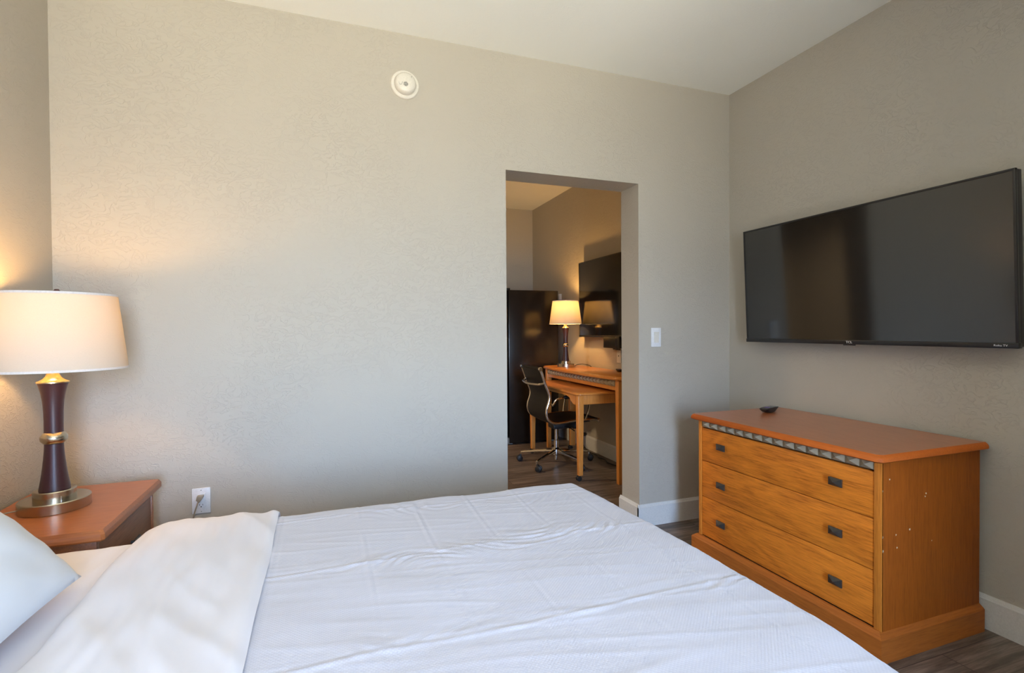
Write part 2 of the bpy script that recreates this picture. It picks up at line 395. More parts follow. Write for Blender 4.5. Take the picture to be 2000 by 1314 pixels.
def outlet():
    x0, x1, z0, z1 = -0.582, -0.508, 0.386, 0.503; cx = (x0+x1)/2; cz = (z0+z1)/2
    t = thing('wall_outlet', 'white wall outlet with a plug in its upper socket, beside the nightstand', 'wall outlet', (cx, YB, z0))
    obj('wall_plate', bx(x0, x1, YB-.007, YB, z0, z1, bev=0.003), 'plate', t)
    ins = obj('socket_insert', bx(cx-.0165, cx+.0165, YB-.0095, YB-.006, cz-.0335, cz+.0335, bev=.0012), 'plate', t)
    for s in (-1, 1):
        bm = BM(); oz = cz+s*.0185
        box(bm, cx-.0075, cx-.0055, YB-.0099, YB-.009, oz-.002, oz+.005); box(bm, cx+.0055, cx+.0075, YB-.0099, YB-.009, oz-.002, oz+.0045)
        lathe(bm, [(0.0026, YB-.0099), (0.0026, YB-.009)], cx, oz-.008, 12, 'Y')
        obj('slots', bm, 'slot', ins)
        bm = BM(); lathe(bm, [(0.0022, YB-.006), (0.0022, YB-.0078)], cx, cz+s*.0485, 12, 'Y'); obj('screw', bm, 'greyprint', t)
    zz = cz+.02
    c = thing('lamp_cord', 'translucent brown cord plugged into the outlet and dropping behind the bed', 'cord', (cx, YB-.02, zz))
    bm = BM(); prism(bm, [(cx-.004, zz-.022), (cx-.016, zz-.010), (cx-.012, zz+.009), (cx+.013, zz+.010), (cx+.013, zz+.002), (cx+.004, zz-.012)], 'Y', YB-.0345, YB-.0102, .0015); obj('plug', bm, 'cord_clear', c)
    bm = BM(); tube(bm, [(cx-.006, YB-.026, zz-.012), (cx-.013, YB-.032, zz-.035), (cx-.028, YB-.03, zz-.09), (cx-.045, YB-.03, zz-.2), (cx-.06, YB-.03, .05), (cx-.1, YB-.05, .006), (cx-.3, YB-.12, .005)], .0028, 8, 6); obj('cable', bm, 'cord_clear', c)
outlet()

# ---------------------------------------------------------------- writing turned into mesh
def text_bm(txt, size, thick):
    cu = bpy.data.curves.new('txt', 'FONT'); cu.body = txt; cu.size = size; cu.extrude = thick; cu.align_x = 'CENTER'; cu.align_y = 'CENTER'; cu.resolution_u = 4
    o = bpy.data.objects.new('txt', cu); COL.objects.link(o); bpy.context.view_layer.update()
    dg = bpy.context.evaluated_depsgraph_get(); me = bpy.data.meshes.new_from_object(o.evaluated_get(dg))
    bm = BM(); bm.from_mesh(me); bpy.data.objects.remove(o); bpy.data.curves.remove(cu); bpy.data.meshes.remove(me); return bm

# ---------------------------------------------------------------- televisions (screen faces -X)
def television(label, y0, y1, z0, z1, xb, xt, bar, logo, th=.075, name='television'):
    """y0 near / y1 far edge, xb / xt = front plane at bottom / top (tilted down a little)"""
    H = z1-z0; cy = (y0+y1)/2
    ang = math.atan2(xb-xt, H)
    t = thing(name, label, 'television', (XR, cy, z0))
    R = Matrix.Translation((xb, 0, z0)) @ Matrix.Rotation(-ang, 4, 'Y')
    def put(nm, bm, mat, par, **k):
        bmesh.ops.transform(bm, matrix=R, verts=bm.verts); return obj(nm, bm, mat, par, **k)
    bz = 0.009
    bm = BM(); box(bm, 0.004, min(.05, th*.6), y0+.002, y1-.002, .004, H-.002, .003); box(bm, min(.05, th*.6), th, y0+.16, y1-.16, .03, H*.62, min(.01, th*.1)); put('back_cover', bm, 'black', t)
    bm = BM()
    box(bm, 0, .014, y0, y0+bz, .012, H, .0015); box(bm, 0, .014, y1-bz, y1, .012, H, .0015); box(bm, 0, .014, y0, y1, H-bz, H, .0015)
    fr = put('bezel', bm, 'tv_frame', t)
    bm = BM(); box(bm, -.003, .02, y0-.002, y1+.002, 0, bar, .0025); box(bm, -.004, .002, cy-.03, cy+.03, -.005, .001, .001); ch = put('bottom_bezel', bm, 'tv_frame', t)
    put('screen', bx(.003, .006, y0+bz*.8, y1-bz*.8, bar*.9, H-bz*.8), 'screen', t, smooth=False)
    if logo:
        rot = Matrix.Rotation(radians(90), 4, 'X'); rz = Matrix.Rotation(radians(-90), 4, 'Z')
        for txt, yy, sz in (('TCL', cy, .0155), ('Roku TV', y0+.052, .0105)):
            bm = text_bm(txt, sz, .0003)
            bmesh.ops.scale(bm, vec=(1.15, 1, 1), verts=bm.verts)
            if txt == 'TCL':      # heavier strokes
                for v in bm.verts: pass
            bmesh.ops.transform(bm, matrix=Matrix.Translation((-.0035, yy, bar*.52)) @ rz @ rot, verts=bm.verts)
            put('lettering', bm, 'logo', ch, label='white lettering %s' % txt)
    bm = BM(); 
    x0 = xb+th*.8
    box(bm, XR-.012, XR, cy-.11, cy+.11, z0+.2, z0+.5, .003)
    box(bm, x0, XR-.01, cy-.025, cy+.025, z0+.27, z0+.33, .003); box(bm, x0, XR-.01, cy-.025, cy+.025, z0+.37, z0+.43, .003)
    obj('wall_mount', bm, 'black', t)
    return t
television('large black flat television mounted on the right wall above the dresser', 1.135, 2.432, 1.133, 1.796, 2.397, 2.368, .021, True)
tv2 = television('black television on the wall above the desk in the next room', 3.385, 4.676, 1.139, 1.889, 2.428, 2.422, .018, False, .045)
bm = BM()
box(bm, 2.395, 2.46, 3.90, 4.14, 1.045, 1.145, .004); box(bm, 2.40, 2.44, 3.97, 3.985, 1.035, 1.06, .002); box(bm, 2.39, 2.4, 3.86, 3.93, 1.03, 1.15, .003)
obj('hanging_bracket', bm, 'black', tv2)

# ---------------------------------------------------------------- dresser
def knob(x, y, z, parent, w=.056, h=.031, name='knob'):
    bm = BM()
    lathe(bm, [(.006, x-.016), (.005, x)], y, z, 10, 'X')
    a = x-.022; pts = [(a, y-w/2, z-h/2), (a, y+w/2, z-h/2), (a, y+w/2, z+h/2), (a, y-w/2, z+h/2)]
    bk = [(x-.016, p[1], p[2]) for p in pts]
    V = [bm.verts.new(p) for p in pts]; B = [bm.verts.new(p) for p in bk]; T = bm.verts.new((x-.034, y, z))
    for i in range(4):
        bm.faces.new((V[i], V[(i+1) % 4], T)); bm.faces.new((B[i], B[(i+1) % 4], V[(i+1) % 4], V[i]))
    bm.faces.new(B[::-1]); bmesh.ops.recalc_face_normals(bm, faces=bm.faces)
    return obj(name, bm, 'pewter', parent, smooth=False)

def dresser():
    fx, x1, y0, y1 = 1.890, 2.455, 1.282, 2.253
    t = thing('dresser', 'wide orange-brown wooden dresser with three drawers under the wall television', 'dresser', (2.17, 1.7675, 0))
    bm = BM()
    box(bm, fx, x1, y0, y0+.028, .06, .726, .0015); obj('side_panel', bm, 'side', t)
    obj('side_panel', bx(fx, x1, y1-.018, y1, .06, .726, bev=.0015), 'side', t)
    obj('carcass', bx(fx+.022, x1-.005, y0+.02, y1-.01, .07, .72), 'dark_gap', t)
    # top with moulded edge and clipped front corners
    def outl(i): 
        c = .016; a0, a1, b0, b1 = 1.850+i, 2.466, 1.258+i, 2.285-i
        return [(a0+c, b0), (a1, b0), (a1, b1), (a0+c, b1), (a0, b1-c), (a0, b0+c)]
    tb = BM(); lv = [(.012, .726), (.0, .732), (.0, .742), (.003, .748), (.010, .7545), (.013, .756)]
    rings = [[tb.verts.new((p[0], p[1], z)) for p in outl(i)] for i, z in lv]
    for q in range(len(rings)-1):
        for i in range(6): tb.faces.new((rings[q][i], rings[q][(i+1) % 6], rings[q+1][(i+1) % 6], rings[q+1][i]))
    tb.faces.new(rings[0]); bmesh.ops.recalc_face_normals(tb, faces=tb.faces)
    bmesh.ops.reverse_faces(tb, faces=[f for f in tb.faces if len(f.verts) == 6 and f.normal.z > 0])
    obj('edge_moulding', tb, 'edge', t, angle=50)
    tb = BM(); prism(tb, outl(.0128), 'Z', .735, .7561); obj('top', tb, 'top', t, smooth=False)
    # plinth with sloping top edge
    pr = lambda c, sg: [(c, 0), (c, .088), (c+sg*.004, .093), (c+sg*.020, .106), (c+sg*.030, .106), (c+sg*.030, 0)]
    def plinth_run(fixed, sg, axis, a, b_):      # mitred board
        bm = BM(); P = pr(fixed, sg); A, B = [], []
        for (q, z) in P:
            d = abs(q-fixed)
            if axis == 'Y': A.append(bm.verts.new((q, a+d, z))); B.append(bm.verts.new((q, b_-d, z)))
            else: A.append(bm.verts.new((a+d, q, z))); B.append(bm.verts.new((b_, q, z)))
        n = len(P)
        for i in range(n): bm.faces.new((A[i], A[(i+1) % n], B[(i+1) % n], B[i]))
        bm.faces.new(A); bm.faces.new(B); bmesh.ops.recalc_face_normals(bm, faces=bm.faces); return bm
    obj('plinth', plinth_run(1.862, 1, 'Y', 1.264, 2.281), 'plinth', t, smooth=False)
    obj('plinth', plinth_run(1.264, 1, 'X', 1.862, 2.456), 'plinthx', t, smooth=False)
    obj('plinth', plinth_run(2.281, -1, 'X', 1.862, 2.456), 'plinthx', t, smooth=False)
    for ya, yb in ((y0, y0+.0285), (y1-.0185, y1)): obj('stile', bx(fx-.002, fx+.006, ya, yb, .10, .726, bev=.0015), 'stile', t)
    # pyramid frieze
    bm = BM(); a, b_ = y0+.030, y1-.022; n = 16; p = (b_-a)/n; z0, z1 = .690, .7235
    box(bm, fx+.004, fx+.02, a-.002, b_+.002, z0, z1)
    for i in range(n):
        ya, yb = a+i*p+.0015, a+(i+1)*p-.0015
        V = [bm.verts.new(q) for q in ((fx+.004, ya, z0), (fx+.004, yb, z0), (fx+.004, yb, z1), (fx+.004, ya, z1))]; T = bm.verts.new((fx-.013, (ya+yb)/2, (z0+z1)/2))
        for k in range(4): bm.faces.new((V[k], V[(k+1) % 4], T))
    bmesh.ops.recalc_face_normals(bm, faces=bm.faces)
    obj('frieze', bm, 'stone', t, 'grey strip of small pyramids', smooth=False)
    for (za, zb, kz) in ((.511, .683, .609), (.3185, .5075, .413), (.1095, .315, .2165)):
        d = obj('drawer', bx(fx+.003, fx+.022, y0+.031, y1-.021, za, zb, bev=.0012), 'front', t)
        knob(fx+.003, 1.452, kz, d); knob(fx+.003, 2.076, kz, d)
dresser()

def remote(x, y, z, rz, label, ln=.150, w=.046, th=.020):
    t = thing('remote_control', label, 'remote control', (x, y, z))
    bm = BM(); n = 14
    ts = [(-.5+i/n) for i in range(n+1)]
    rows = []
    for u in ts:
        ww = w/2*(1-.18*abs(2*u)**3); zb = th*.9*(abs(2*u)**2.6)*.75; zt = th*(1-.08*abs(2*u)**4)
        rows.append([bm.verts.new((u*ln, s*ww*k, zz)) for s, k, zz in ((-1, .7, zb), (-1, 1, (zb+zt)/2+.002), (-1, .93, zt), (1, .93, zt), (1, 1, (zb+zt)/2+.002), (1, .7, zb))])
    for q in range(n):
        for k in range(6): bm.faces.new((rows[q][k], rows[q][(k+1) % 6], rows[q+1][(k+1) % 6], rows[q+1][k]))
    bm.faces.new(rows[0]); bm.faces.new(rows[-1]); bmesh.ops.recalc_face_normals(bm, faces=bm.faces)
    R = Matrix.Translation((x, y, z)) @ Matrix.Rotation(rz, 4, 'Z')
    bmesh.ops.transform(bm, matrix=R, verts=bm.verts); body = obj('body', bm, 'black', t)
    bm = BM()
    for (a, b_, c, d) in ((-.03, -.012, -.012, .012),):
        box(bm, a, b_, c, d, th-.0005, th+.0022, .001)
    bmesh.ops.transform(bm, matrix=R, verts=bm.verts); obj('direction_pad', bm, 'purple', t)
    for i in range(4):
        for s in (-1, 0, 1):
            bm = BM(); cx = .004+i*.015; box(bm, cx-.0035, cx+.0035, s*.013-.0035, s*.013+.0035, th-.0005, th+.0018, .001)
            bmesh.ops.transform(bm, matrix=R, verts=bm.verts); obj('button', bm, 'greyprint', t)
    return t
remote(2.272, 2.148, .7565, radians(20), 'black television remote lying on the back of the dresser top', .145, .050, .027)

# ---------------------------------------------------------------- nightstand
def nightstand():
    x0, x1, y0, y1, zt = -1.052, -.647, 1.893, 2.484, .610
    t = thing('nightstand', 'reddish-brown wooden nightstand in the corner beside the bed', 'nightstand', ((x0+x1)/2, (y0+y1)/2, 0))
    bm = BM(); rings = []
    for i, z in ((.010, zt-.036), (.003, zt-.034), (0, zt-.029), (0, zt-.013), (.0015, zt-.010), (.006, zt-.0015), (.0075, zt)):
        c = .008
        a0, a1, b0, b1 = x0, x1-i, y0+i, y1-i
        rings.append([bm.verts.new((p[0], p[1], z)) for p in ((a0, b0), (a1-c, b0), (a1, b0+c), (a1, b1-c), (a1-c, b1), (a0, b1))])
    for q in range(len(rings)-1):
        for i in range(6): bm.faces.new((rings[q][i], rings[q][(i+1) % 6], rings[q+1][(i+1) % 6], rings[q+1][i]))
    bm.faces.new(rings[0]); bm.faces.new(rings[-1]); bmesh.ops.recalc_face_normals(bm, faces=bm.faces)
    obj('top', bm, 'night', t, angle=28)
    fx = x1-.026
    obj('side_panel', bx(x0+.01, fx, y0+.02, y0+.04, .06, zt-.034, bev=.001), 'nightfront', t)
    obj('side_panel', bx(x0+.01, fx, y1-.04, y1-.02, .06, zt-.034, bev=.001), 'night', t)
    obj('carcass', bx(x0+.012, fx-.02, y0+.035, y1-.035, .06, zt-.04), 'dark_gap', t)
    obj('plinth', bx(x0+.005, x1-.006, y0+.004, y1-.004, 0, .09, bev=.006), 'night', t)
    for za, zb in ((.335, zt-.042), (.105, .328)):
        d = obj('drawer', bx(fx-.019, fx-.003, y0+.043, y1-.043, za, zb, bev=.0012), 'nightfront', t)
        bm = BM(); z = (za+zb)/2
        y = (y0+y1)/2+.03
        lathe(bm, [(.006, fx-.003), (.005, fx+.014)], y, z, 10, 'X')
        w, h = .056, .031; V = [bm.verts.new(q) for q in ((fx+.018, y-w/2, z-h/2), (fx+.018, y+w/2, z-h/2), (fx+.018, y+w/2, z+h/2), (fx+.018, y-w/2, z+h/2))]
        B = [bm.verts.new((fx+.012, v.co.y, v.co.z)) for v in V]; T = bm.verts.new((fx+.03, y, z))
        for i in range(4): bm.faces.new((V[i], V[(i+1) % 4], T)); bm.faces.new((B[i], B[(i+1) % 4], V[(i+1) % 4], V[i]))
        bm.faces.new(B[::-1]); bmesh.ops.recalc_face_normals(bm, faces=bm.faces); obj('knob', bm, 'pewter', d, smooth=False)
nightstand()

# ---------------------------------------------------------------- table lamps
def lamp(label, cx, cy, z, sr, sz, rb, rt, scx, swy, power):
    t = thing('table_lamp', label, 'lamp', (cx, cy, z))
    def lt(nm, prof, mat, par, x=cx, y=cy, **k):
        bm = BM(); lathe(bm, [(r*sr, z+h*sz) for r, h in prof], x, y, 56, 'Z'); return obj(nm, bm, mat, par, **k)
    lt('foot', [(.097, .0), (.0985, .002), (.0985, .034), (.0965, .037), (.062, .0375)], 'nickel', t, angle=18)
    lt('foot_step', [(.0585, .037), (.0585, .064), (.0565, .067), (.03, .0675)], 'nickel', t, angle=18)
    lt('column', [(.043, .067), (.0415, .078), (.037, .105), (.0325, .14), (.029, .175), (.0268, .205), (.0262, .226)], 'espresso', t, label='dark espresso lower column')
    lt('ring', [(.0262, .224), (.030, .227), (.0365, .235), (.038, .243), (.0365, .251), (.030, .260), (.0262, .263)], 'nickel', t)
    lt('column', [(.0262, .262), (.0262, .30), (.0268, .335), (.029, .37), (.0335, .40), (.0385, .422), (.043, .436)], 'espresso', t, label='dark espresso upper column')
    lt('cap', [(.0445, .434), (.0445, .438), (.038, .441), (.028, .447), (.021, .455), (.018, .462), (.018, .472), (.012, .474)], 'brass', t)
    a = swy
    bm = BM(); lathe(bm, [(.004, z+.037*sz), (.004, z+.0395*sz), (.0018, z+.040*sz), (.0016, z+.052*sz), (.0024, z+.054*sz)], cx+.07*sr*cos(a), cy+.07*sr*sin(a), 12); obj('switch', bm, 'chrome', t)
    # shade
    zb, zt = z+.478*sz, z+.740*sz
    bm = BM(); seg = 72; k = 12; rings = []
    for i in range(k+1):
        u = i/k; r = rb+(rt-rb)*u
        rings.append([bm.verts.new((scx+r*cos(2*pi*j/seg), cy+r*sin(2*pi*j/seg), zb+(zt-zb)*u)) for j in range(seg)])
    for q in range(k):
        for j in range(seg): bm.faces.new((rings[q][j], rings[q][(j+1) % seg], rings[q+1][(j+1) % seg], rings[q+1][j]))
    sh = obj('lamp_shade', bm, 'shade', t)
    for (r, zz) in ((rb, zb), (rt, zt)):
        s = 1 if zz == zb else -1; dr = (rt-rb)/(zt-zb)*s
        hh = .0075*sz
        bm = BM(); lathe(bm, [(r-.0008, zz), (r+.0012, zz), (r+dr*hh+.0012, zz+s*hh), (r+dr*hh+.0002, zz+s*hh), (r-.0008, zz)], scx, cy, seg, 'Z', cap=False); obj('hem', bm, 'hem', sh)
    bm = BM(); tube(bm, [(cx, cy, z+.47*sz), (cx, cy, z+.56*sz)], .008*sr, 12); obj('socket', bm, 'brass', t)
    bm = BM(); bmesh.ops.create_uvsphere(bm, u_segments=20, v_segments=12, radius=.028*sr); bmesh.ops.translate(bm, vec=(cx, cy, z+.60*sz), verts=bm.verts); obj('bulb', bm, 'bulb', t)
    bm = BM()
    tube(bm, [(cx, cy, z+.48*sz), (cx+.05*sr, cy, z+.52*sz), (cx+.055*sr, cy, z+.62*sz), (cx+.02*sr, cy, z+.725*sz), (scx, cy, z+.735*sz)], .0016, 6, 5)
    tube(bm, [(cx, cy, z+.48*sz), (cx-.05*sr, cy, z+.52*sz), (cx-.055*sr, cy, z+.62*sz), (cx-.02*sr, cy, z+.725*sz), (scx, cy, z+.735*sz)], .0016, 6, 5)
    for j in range(3):
        an = 2*pi*j/3+.4; tube(bm, [(scx, cy, z+.735*sz), (scx+rt*cos(an), cy+rt*sin(an), zt-.003)], .0014, 6)
    obj('harp', bm, 'nickel', t)
    bm = BM(); lathe(bm, [(.003, z+.735*sz), (.008, z+.742*sz), (.010, z+.750*sz), (.006, z+.756*sz), (.001, z+.757*sz)], scx, cy, 16); obj('finial', bm, 'espresso', t)
    li = bpy.data.lights.new('bulb_light', 'POINT'); li.energy = power; li.color = (1.0, 0.53, 0.155); li.shadow_soft_size = .032*sr
    lo = bpy.data.objects.new('bulb_light', li); COL.objects.link(lo); lo.parent = t; lo.location = (0, 0, .66*sz)
    return t
LAMP1, LAMP2, NEXT = 8.5, 19.0, 58.0
lamp('table lamp with a dark column and glowing white shade on the nightstand', -.889, 2.20, .610, 1.0, 1.0, .197, .168, -.874, radians(-55), LAMP1)
lamp('smaller glowing table lamp on the desk in the next room', 2.245, 4.62, .8425, .86, .89, .161, .128, 2.245, radians(200), LAMP2)
bm = BM(); tube(bm, [(-.975, 2.2, .614), (-1.02, 2.18, .6128), (-1.055, 2.13, .6128), (-1.0655, 2.06, .605), (-1.069, 2.04, .5), (-1.066, 2.05, .2)], .0022, 8, 6)
tag(obj('power_cord', bm, 'cord_clear'), 'thin pale cord trailing from the nightstand lamp foot to the left wall', 'cord')
bm = BM(); tube(bm, [(2.318, 4.575, .852), (2.36, 4.56, .868), (2.42, 4.53, .866), (2.462, 4.50, .846), (2.478, 4.495, .80), (2.480, 4.495, .55)], .003, 8, 6)
tag(obj('power_cord', bm, 'cord_black'), 'black cord arching from the desk lamp foot to the wall behind the desk', 'cord')

# ---------------------------------------------------------------- bed
BX0, BY0, BY1 = -1.02, .36, 1.875
def wr(x, y, s=1.0): return noise.noise(Vector((x*s, y*s, 3.7)))
def foot_x(y):
    return 1.012 - .20*max(0, (y-1.0))**2.2*.35 - .10*max(0, .8-y)
def far_y(x):
    return 1.905 + .012*wr(x, 0, 4.0) + .010*wr(x, 4, 11.0)
def rim(d, r):
    """d = distance past the start of the round-over: horizontal advance, drop"""
    if d <= 0: return d, 0.0
    q = r*pi/2
    if d < q: return r*sin(d/r), r*(1-cos(d/r))
    return r+.04*(d-q), r+(d-q)
def crease(a, c, w=.0045):
    d = (a-c)/w
    return exp(-d*d) - .55*exp(-(d-1.9)**2) - .2*exp(-(d+2.2)**2)
def spread_h(x, y):
    h = .0055*wr(x, y, 2.2) + .0028*wr(x+5, y, 6.0)
    for i, c in enumerate((-.145, .093, .283, .472, .655, .868)):
        cc = c + .010*wr(.3*i, y, 2.3); k = max(0, .55+.9*noise.noise(Vector((i*3.1, y*3.3, 1))))
        h += .0015*k*crease(x, cc)
    for i, c in enumerate((.61, 1.0, 1.395, 1.79)):
        cc = c + .012*wr(x, i*2.0, 2.6); k = max(.1, .8+.8*noise.noise(Vector((x*3.1, i*5.0, 7))))
        h += .0019*k*crease(y, cc, .0055)
    # pinched wrinkles around the fold crossings
    for (cx, cy, sx, sy, a) in ((.10, 1.40, .10, .05, 1.0), (.30, 1.38, .16, .06, 1.0), (.47, 1.40, .16, .05, 1.2), (.64, 1.42, .14, .05, 1.2), (.82, 1.40, .10, .04, .8), (.3, 1.01, .12, .03, .5), (.5, 1.0, .09, .03, .7), (.95, .99, .10, .02, .7), (.1, 1.02, .1, .04, .6), (.25, 1.80, .3, .06, .8), (.7, 1.72, .25, .05, .7)):
        g = exp(-((x-cx)/sx)**2-((y-cy)/sy)**2)
        if g > .02:
            q = noise.noise(Vector((x*7+cx*9, y*46+9*wr(x, y, 4), cx*7))); h += .0034*a*g*(1-abs(q)*2.4)
    q = noise.noise(Vector((x*2.6+y*2, y*17+x*3, 2.0))); h += .0009*max(0, 1-abs(q)*5)
    return h
def drape(x0, x1d, y0d, y1d, step, ztop, hfun, round_foot=True, r=.055, xlo_fold=None, fx=foot_x, fy=far_y):
    """cloth grid: flat on top, rounding over foot, far and near sides"""
    bm = BM(); nx = int((x1d-x0)/step)+1; ny = int((y1d-y0d)/step)+1; g = []
    for j in range(ny):
        row = []
        t = y0d+(y1d-y0d)*j/(ny-1)
        for i in range(nx):
            s = x0+(x1d-x0)*i/(nx-1)
            xe = fx(min(max(t, BY0), BY1))-r; ye = fy(min(max(s, x0), .95))-r; yn = BY0+r-.02
            ax, dx = rim(s-xe, r) if round_foot else (s-xe, 0)
            if t > (BY0+BY1)/2: ay, dy = rim(t-ye, r); y = ye+ay
            else: ay, dy = rim(yn-t, r); y = yn-ay
            x = xe+ax
            if dx > 0 and dy > 0: dz = sqrt(dx*dx+dy*dy)
            else: dz = dx+dy
            fl = min(1, (dx+dy)/.1)
            hh = hfun(s, t)
            z = ztop+hh*(1-fl)-dz
            # hanging folds
            if fl > 0:
                f = fl*.012*sin((s*9 if dy > dx else t*9)+2*wr(s, t, 3))
                if dy > dx: y += f*(1 if t > 1 else -1)
                else: x += f
            row.append(bm.verts.new((x, y, max(z, .03))))
        g.append(row)
    for j in range(ny-1):
        for i in range(nx-1): bm.faces.new((g[j][i], g[j][i+1], g[j+1][i+1], g[j+1][i]))
    return bm
def bed():
    t = thing('bed', 'large bed with white bedding, its head against the left wall', 'bed', (-.02, 1.12, 0))
    obj('box_spring', bx(BX0+.01, .90, BY0+.05, BY1-.04, .12, .33, bev=.02), 'mattress', t)
    obj('mattress', bx(BX0+.01, .91, BY0+.045, BY1-.035, .33, .572, bev=.045, seg=4), 'mattress', t)
    obj('headboard', bx(-1.062, -1.022, BY0-.02, BY1-.01, .0, .95, bev=.008), 'night', t)
    for x in (-.95, .82):
        for y in (BY0+.12, BY1-.12):
            bm = BM(); lathe(bm, [(.02, 0), (.024, .01), (.024, .12)], x, y, 16); obj('leg', bm, 'black', t)
    # fitted sheet seen between pillow and folded sheet
    def h(x, y):
        return .004*wr(x, y, 3.0)+.003*(1-abs(wr(x, y*.4, 13))*2)
    bm = drape(BX0+.005, -.40, BY0-.20, 1.855+.30, .012, .583, h, False, .05, fx=lambda y: -.38, fy=lambda x: 1.852+.01*wr(x, 1, 7))
    obj('fitted_sheet', bm, 'sheet', t)
bed()
bm = drape(-.42, 1.34, BY0-.34, BY1+.40, .0055, .598, spread_h)
sp = obj('bedspread', bm, 'spread', angle=80)
tag(sp, 'white textured bedspread with square fold creases covering the bed', 'bedspread')
def band():
    xa = lambda y: -.545 + .02*wr(0, y, 2.5)+.022*(y-1.2)*.5
    xb = lambda y: -.148 + .006*wr(3, y, 3.0)-.012*(y-1.3)
    bm = BM(); nx, y0d, y1d = 60, BY0-.15, 1.92+.30
    ny = 210; g = []
    for j in range(ny):
        t = y0d+(y1d-y0d)*j/(ny-1); row = []; r = .05
        for i in range(nx):
            u = i/(nx-1); x = xa(t)+(xb(t)-xa(t))*u
            ye = 1.925-r+.014*wr(x, 2, 8.0)+.006*wr(x, 0, 20)-.035*max(0, (-.42-x)/.12); yn = BY0+r-.03
            if t > 1.1: ay, dy = rim(t-ye, r); y = ye+ay
            else: ay, dy = rim(yn-t, r); y = yn-ay
            q = noise.noise(Vector((x*15+t*2.5, t*3.4, 5.0))); q2 = noise.noise(Vector((x*34, t*7+x*8, 8.0)))
            h = .010 + .010*(sin(pi*min(1, u*6)/2)) + (.008*q + .0045*q2*(1-abs(q)))*min(1, (1-u)*5+.15) + .005*wr(x, t, 3) + .004*(1-abs(noise.noise(Vector((x*9+t*5, t*2.2, 11)))*3))
            if u > .93: h -= .014*((u-.93)/.07)**2
            if u < .04: h -= .012*(1-u/.04)
            row.append(bm.verts.new((x, y, .598+h*max(0, 1-dy/.2)-dy)))
        g.append(row)
    for j in range(ny-1):
        for i in range(nx-1): bm.faces.new((g[j][i], g[j][i+1], g[j+1][i+1], g[j+1][i]))
    return bm
tag(obj('top_sheet', band(), 'sheet', angle=80), 'smooth white sheet folded back over the bedspread below the pillow', 'sheet')
def pillow():
    bm = BM(); n, m_ = 44, 60; W, Lh, T = .50, .74, .085
    A = radians(47); base = Vector((-.578, 1.145, .612)); ux = Vector((-cos(A), 0, sin(A))); uy = Vector((0, 1, 0)); uz = Vector((sin(A), 0, cos(A)))
    def P(u, v, s):
        # u,v in -1..1 ; corners drawn out, sides pulled in
        pin = 1-.055*(1-u*u)*(abs(v)**3); pin2 = 1-.075*(1-v*v)*(abs(u)**3)
        e = max(0, (1-abs(u)**2.6))**.55*max(0, (1-abs(v)**2.6))**.55
        w = .006*noise.noise(Vector((u*3, v*2.3, 1+s)))+.004*noise.noise(Vector((u*9+v*3, v*3, 4+s)))*(1-e*.5)
        k = s*(T*e)+w*min(1, e*3)
        return base+ux*(W/2*(1+u*pin2))+uy*(v*Lh/2*pin)+uz*(k+.02)
    for s in (1, -1):
        g = [[bm.verts.new(P(-1+2*i/n, -1+2*j/m_, s)) for i in range(n+1)] for j in range(m_+1)]
        for j in range(m_):
            for i in range(n): bm.faces.new((g[j][i], g[j][i+1], g[j+1][i+1], g[j+1][i]))
    bmesh.ops.remove_doubles(bm, verts=bm.verts, dist=.0004); bmesh.ops.recalc_face_normals(bm, faces=bm.faces)
    return bm
tag(obj('pillow', pillow(), 'pillow', angle=80), 'white pillow propped against the head of the bed', 'pillow')

# ---------------------------------------------------------------- next room
def fridge():
    x0, x1, y0, y1, zt = 1.80, 2.372, 5.06, 5.80, 1.634
    t = thing('refrigerator', 'tall glossy black refrigerator at the end of the next room', 'refrigerator', ((x0+x1)/2, (y0+y1)/2, 0))
    obj('cabinet', bx(x0, x1, y0, y1, .02, zt, bev=.006), 'fridge', t)
    obj('door', bx(x0-.075, x0-.01, y0, y1, .08, 1.12, bev=.010), 'fridge', t)
    d = obj('door', bx(x0-.075, x0-.01, y0, y1, 1.13, zt+.006, bev=.010), 'fridge', t)
    bm = BM(); box(bm, x0-.03, x0+.03, y0+.03, y0+.08, zt, zt+.022, .004); obj('hinge_cover', bm, 'black', t)
    bm = BM(); box(bm, x0-.05, x0+.02, y0+.01, y1-.01, .01, .075, .004); obj('toe_grille', bm, 'greyprint', t)
    for dz in ((.55, 1.05), (1.2, 1.5)):
        bm = BM(); tube(bm, [(x0-.075, y1-.06, dz[0]), (x0-.115, y1-.06, dz[0]+.02), (x0-.115, y1-.06, dz[1]-.02), (x0-.075, y1-.06, dz[1])], .009, 8); obj('handle', bm, 'fridge', t)
    for x in (x0+.04, x1-.05):
        bm = BM(); lathe(bm, [(.018, 0), (.018, .03)], x, y0+.06, 14); obj('foot', bm, 'greyprint', t)
fridge()
tag(obj('wall_box', bx(XR-.03, XR, 5.225, 5.295, 1.55, 1.615, bev=.003), 'offwhite'), 'small grey box on the wall beside the refrigerator top', 'wall box')

def leg(bm, x0, x1, y0, y1, z0, z1, tp=.006):
    t = bmesh.new(); V = []
    for z, k in ((z0, tp), (z1, 0)):
        V.append([t.verts.new(p) for p in ((x0+k, y0+k, z), (x1-k, y0+k, z), (x1-k, y1-k, z), (x0+k, y1-k, z))])
    for i in range(4): t.faces.new((V[0][i], V[0][(i+1) % 4], V[1][(i+1) % 4], V[1][i]))
    t.faces.new(V[0]); t.faces.new(V[1]); bmesh.ops.recalc_face_normals(t, faces=t.faces)
    bmesh.ops.bevel(t, geom=list(t.edges), offset=.003, segments=2, profile=.5, affect='EDGES'); merge(bm, t)

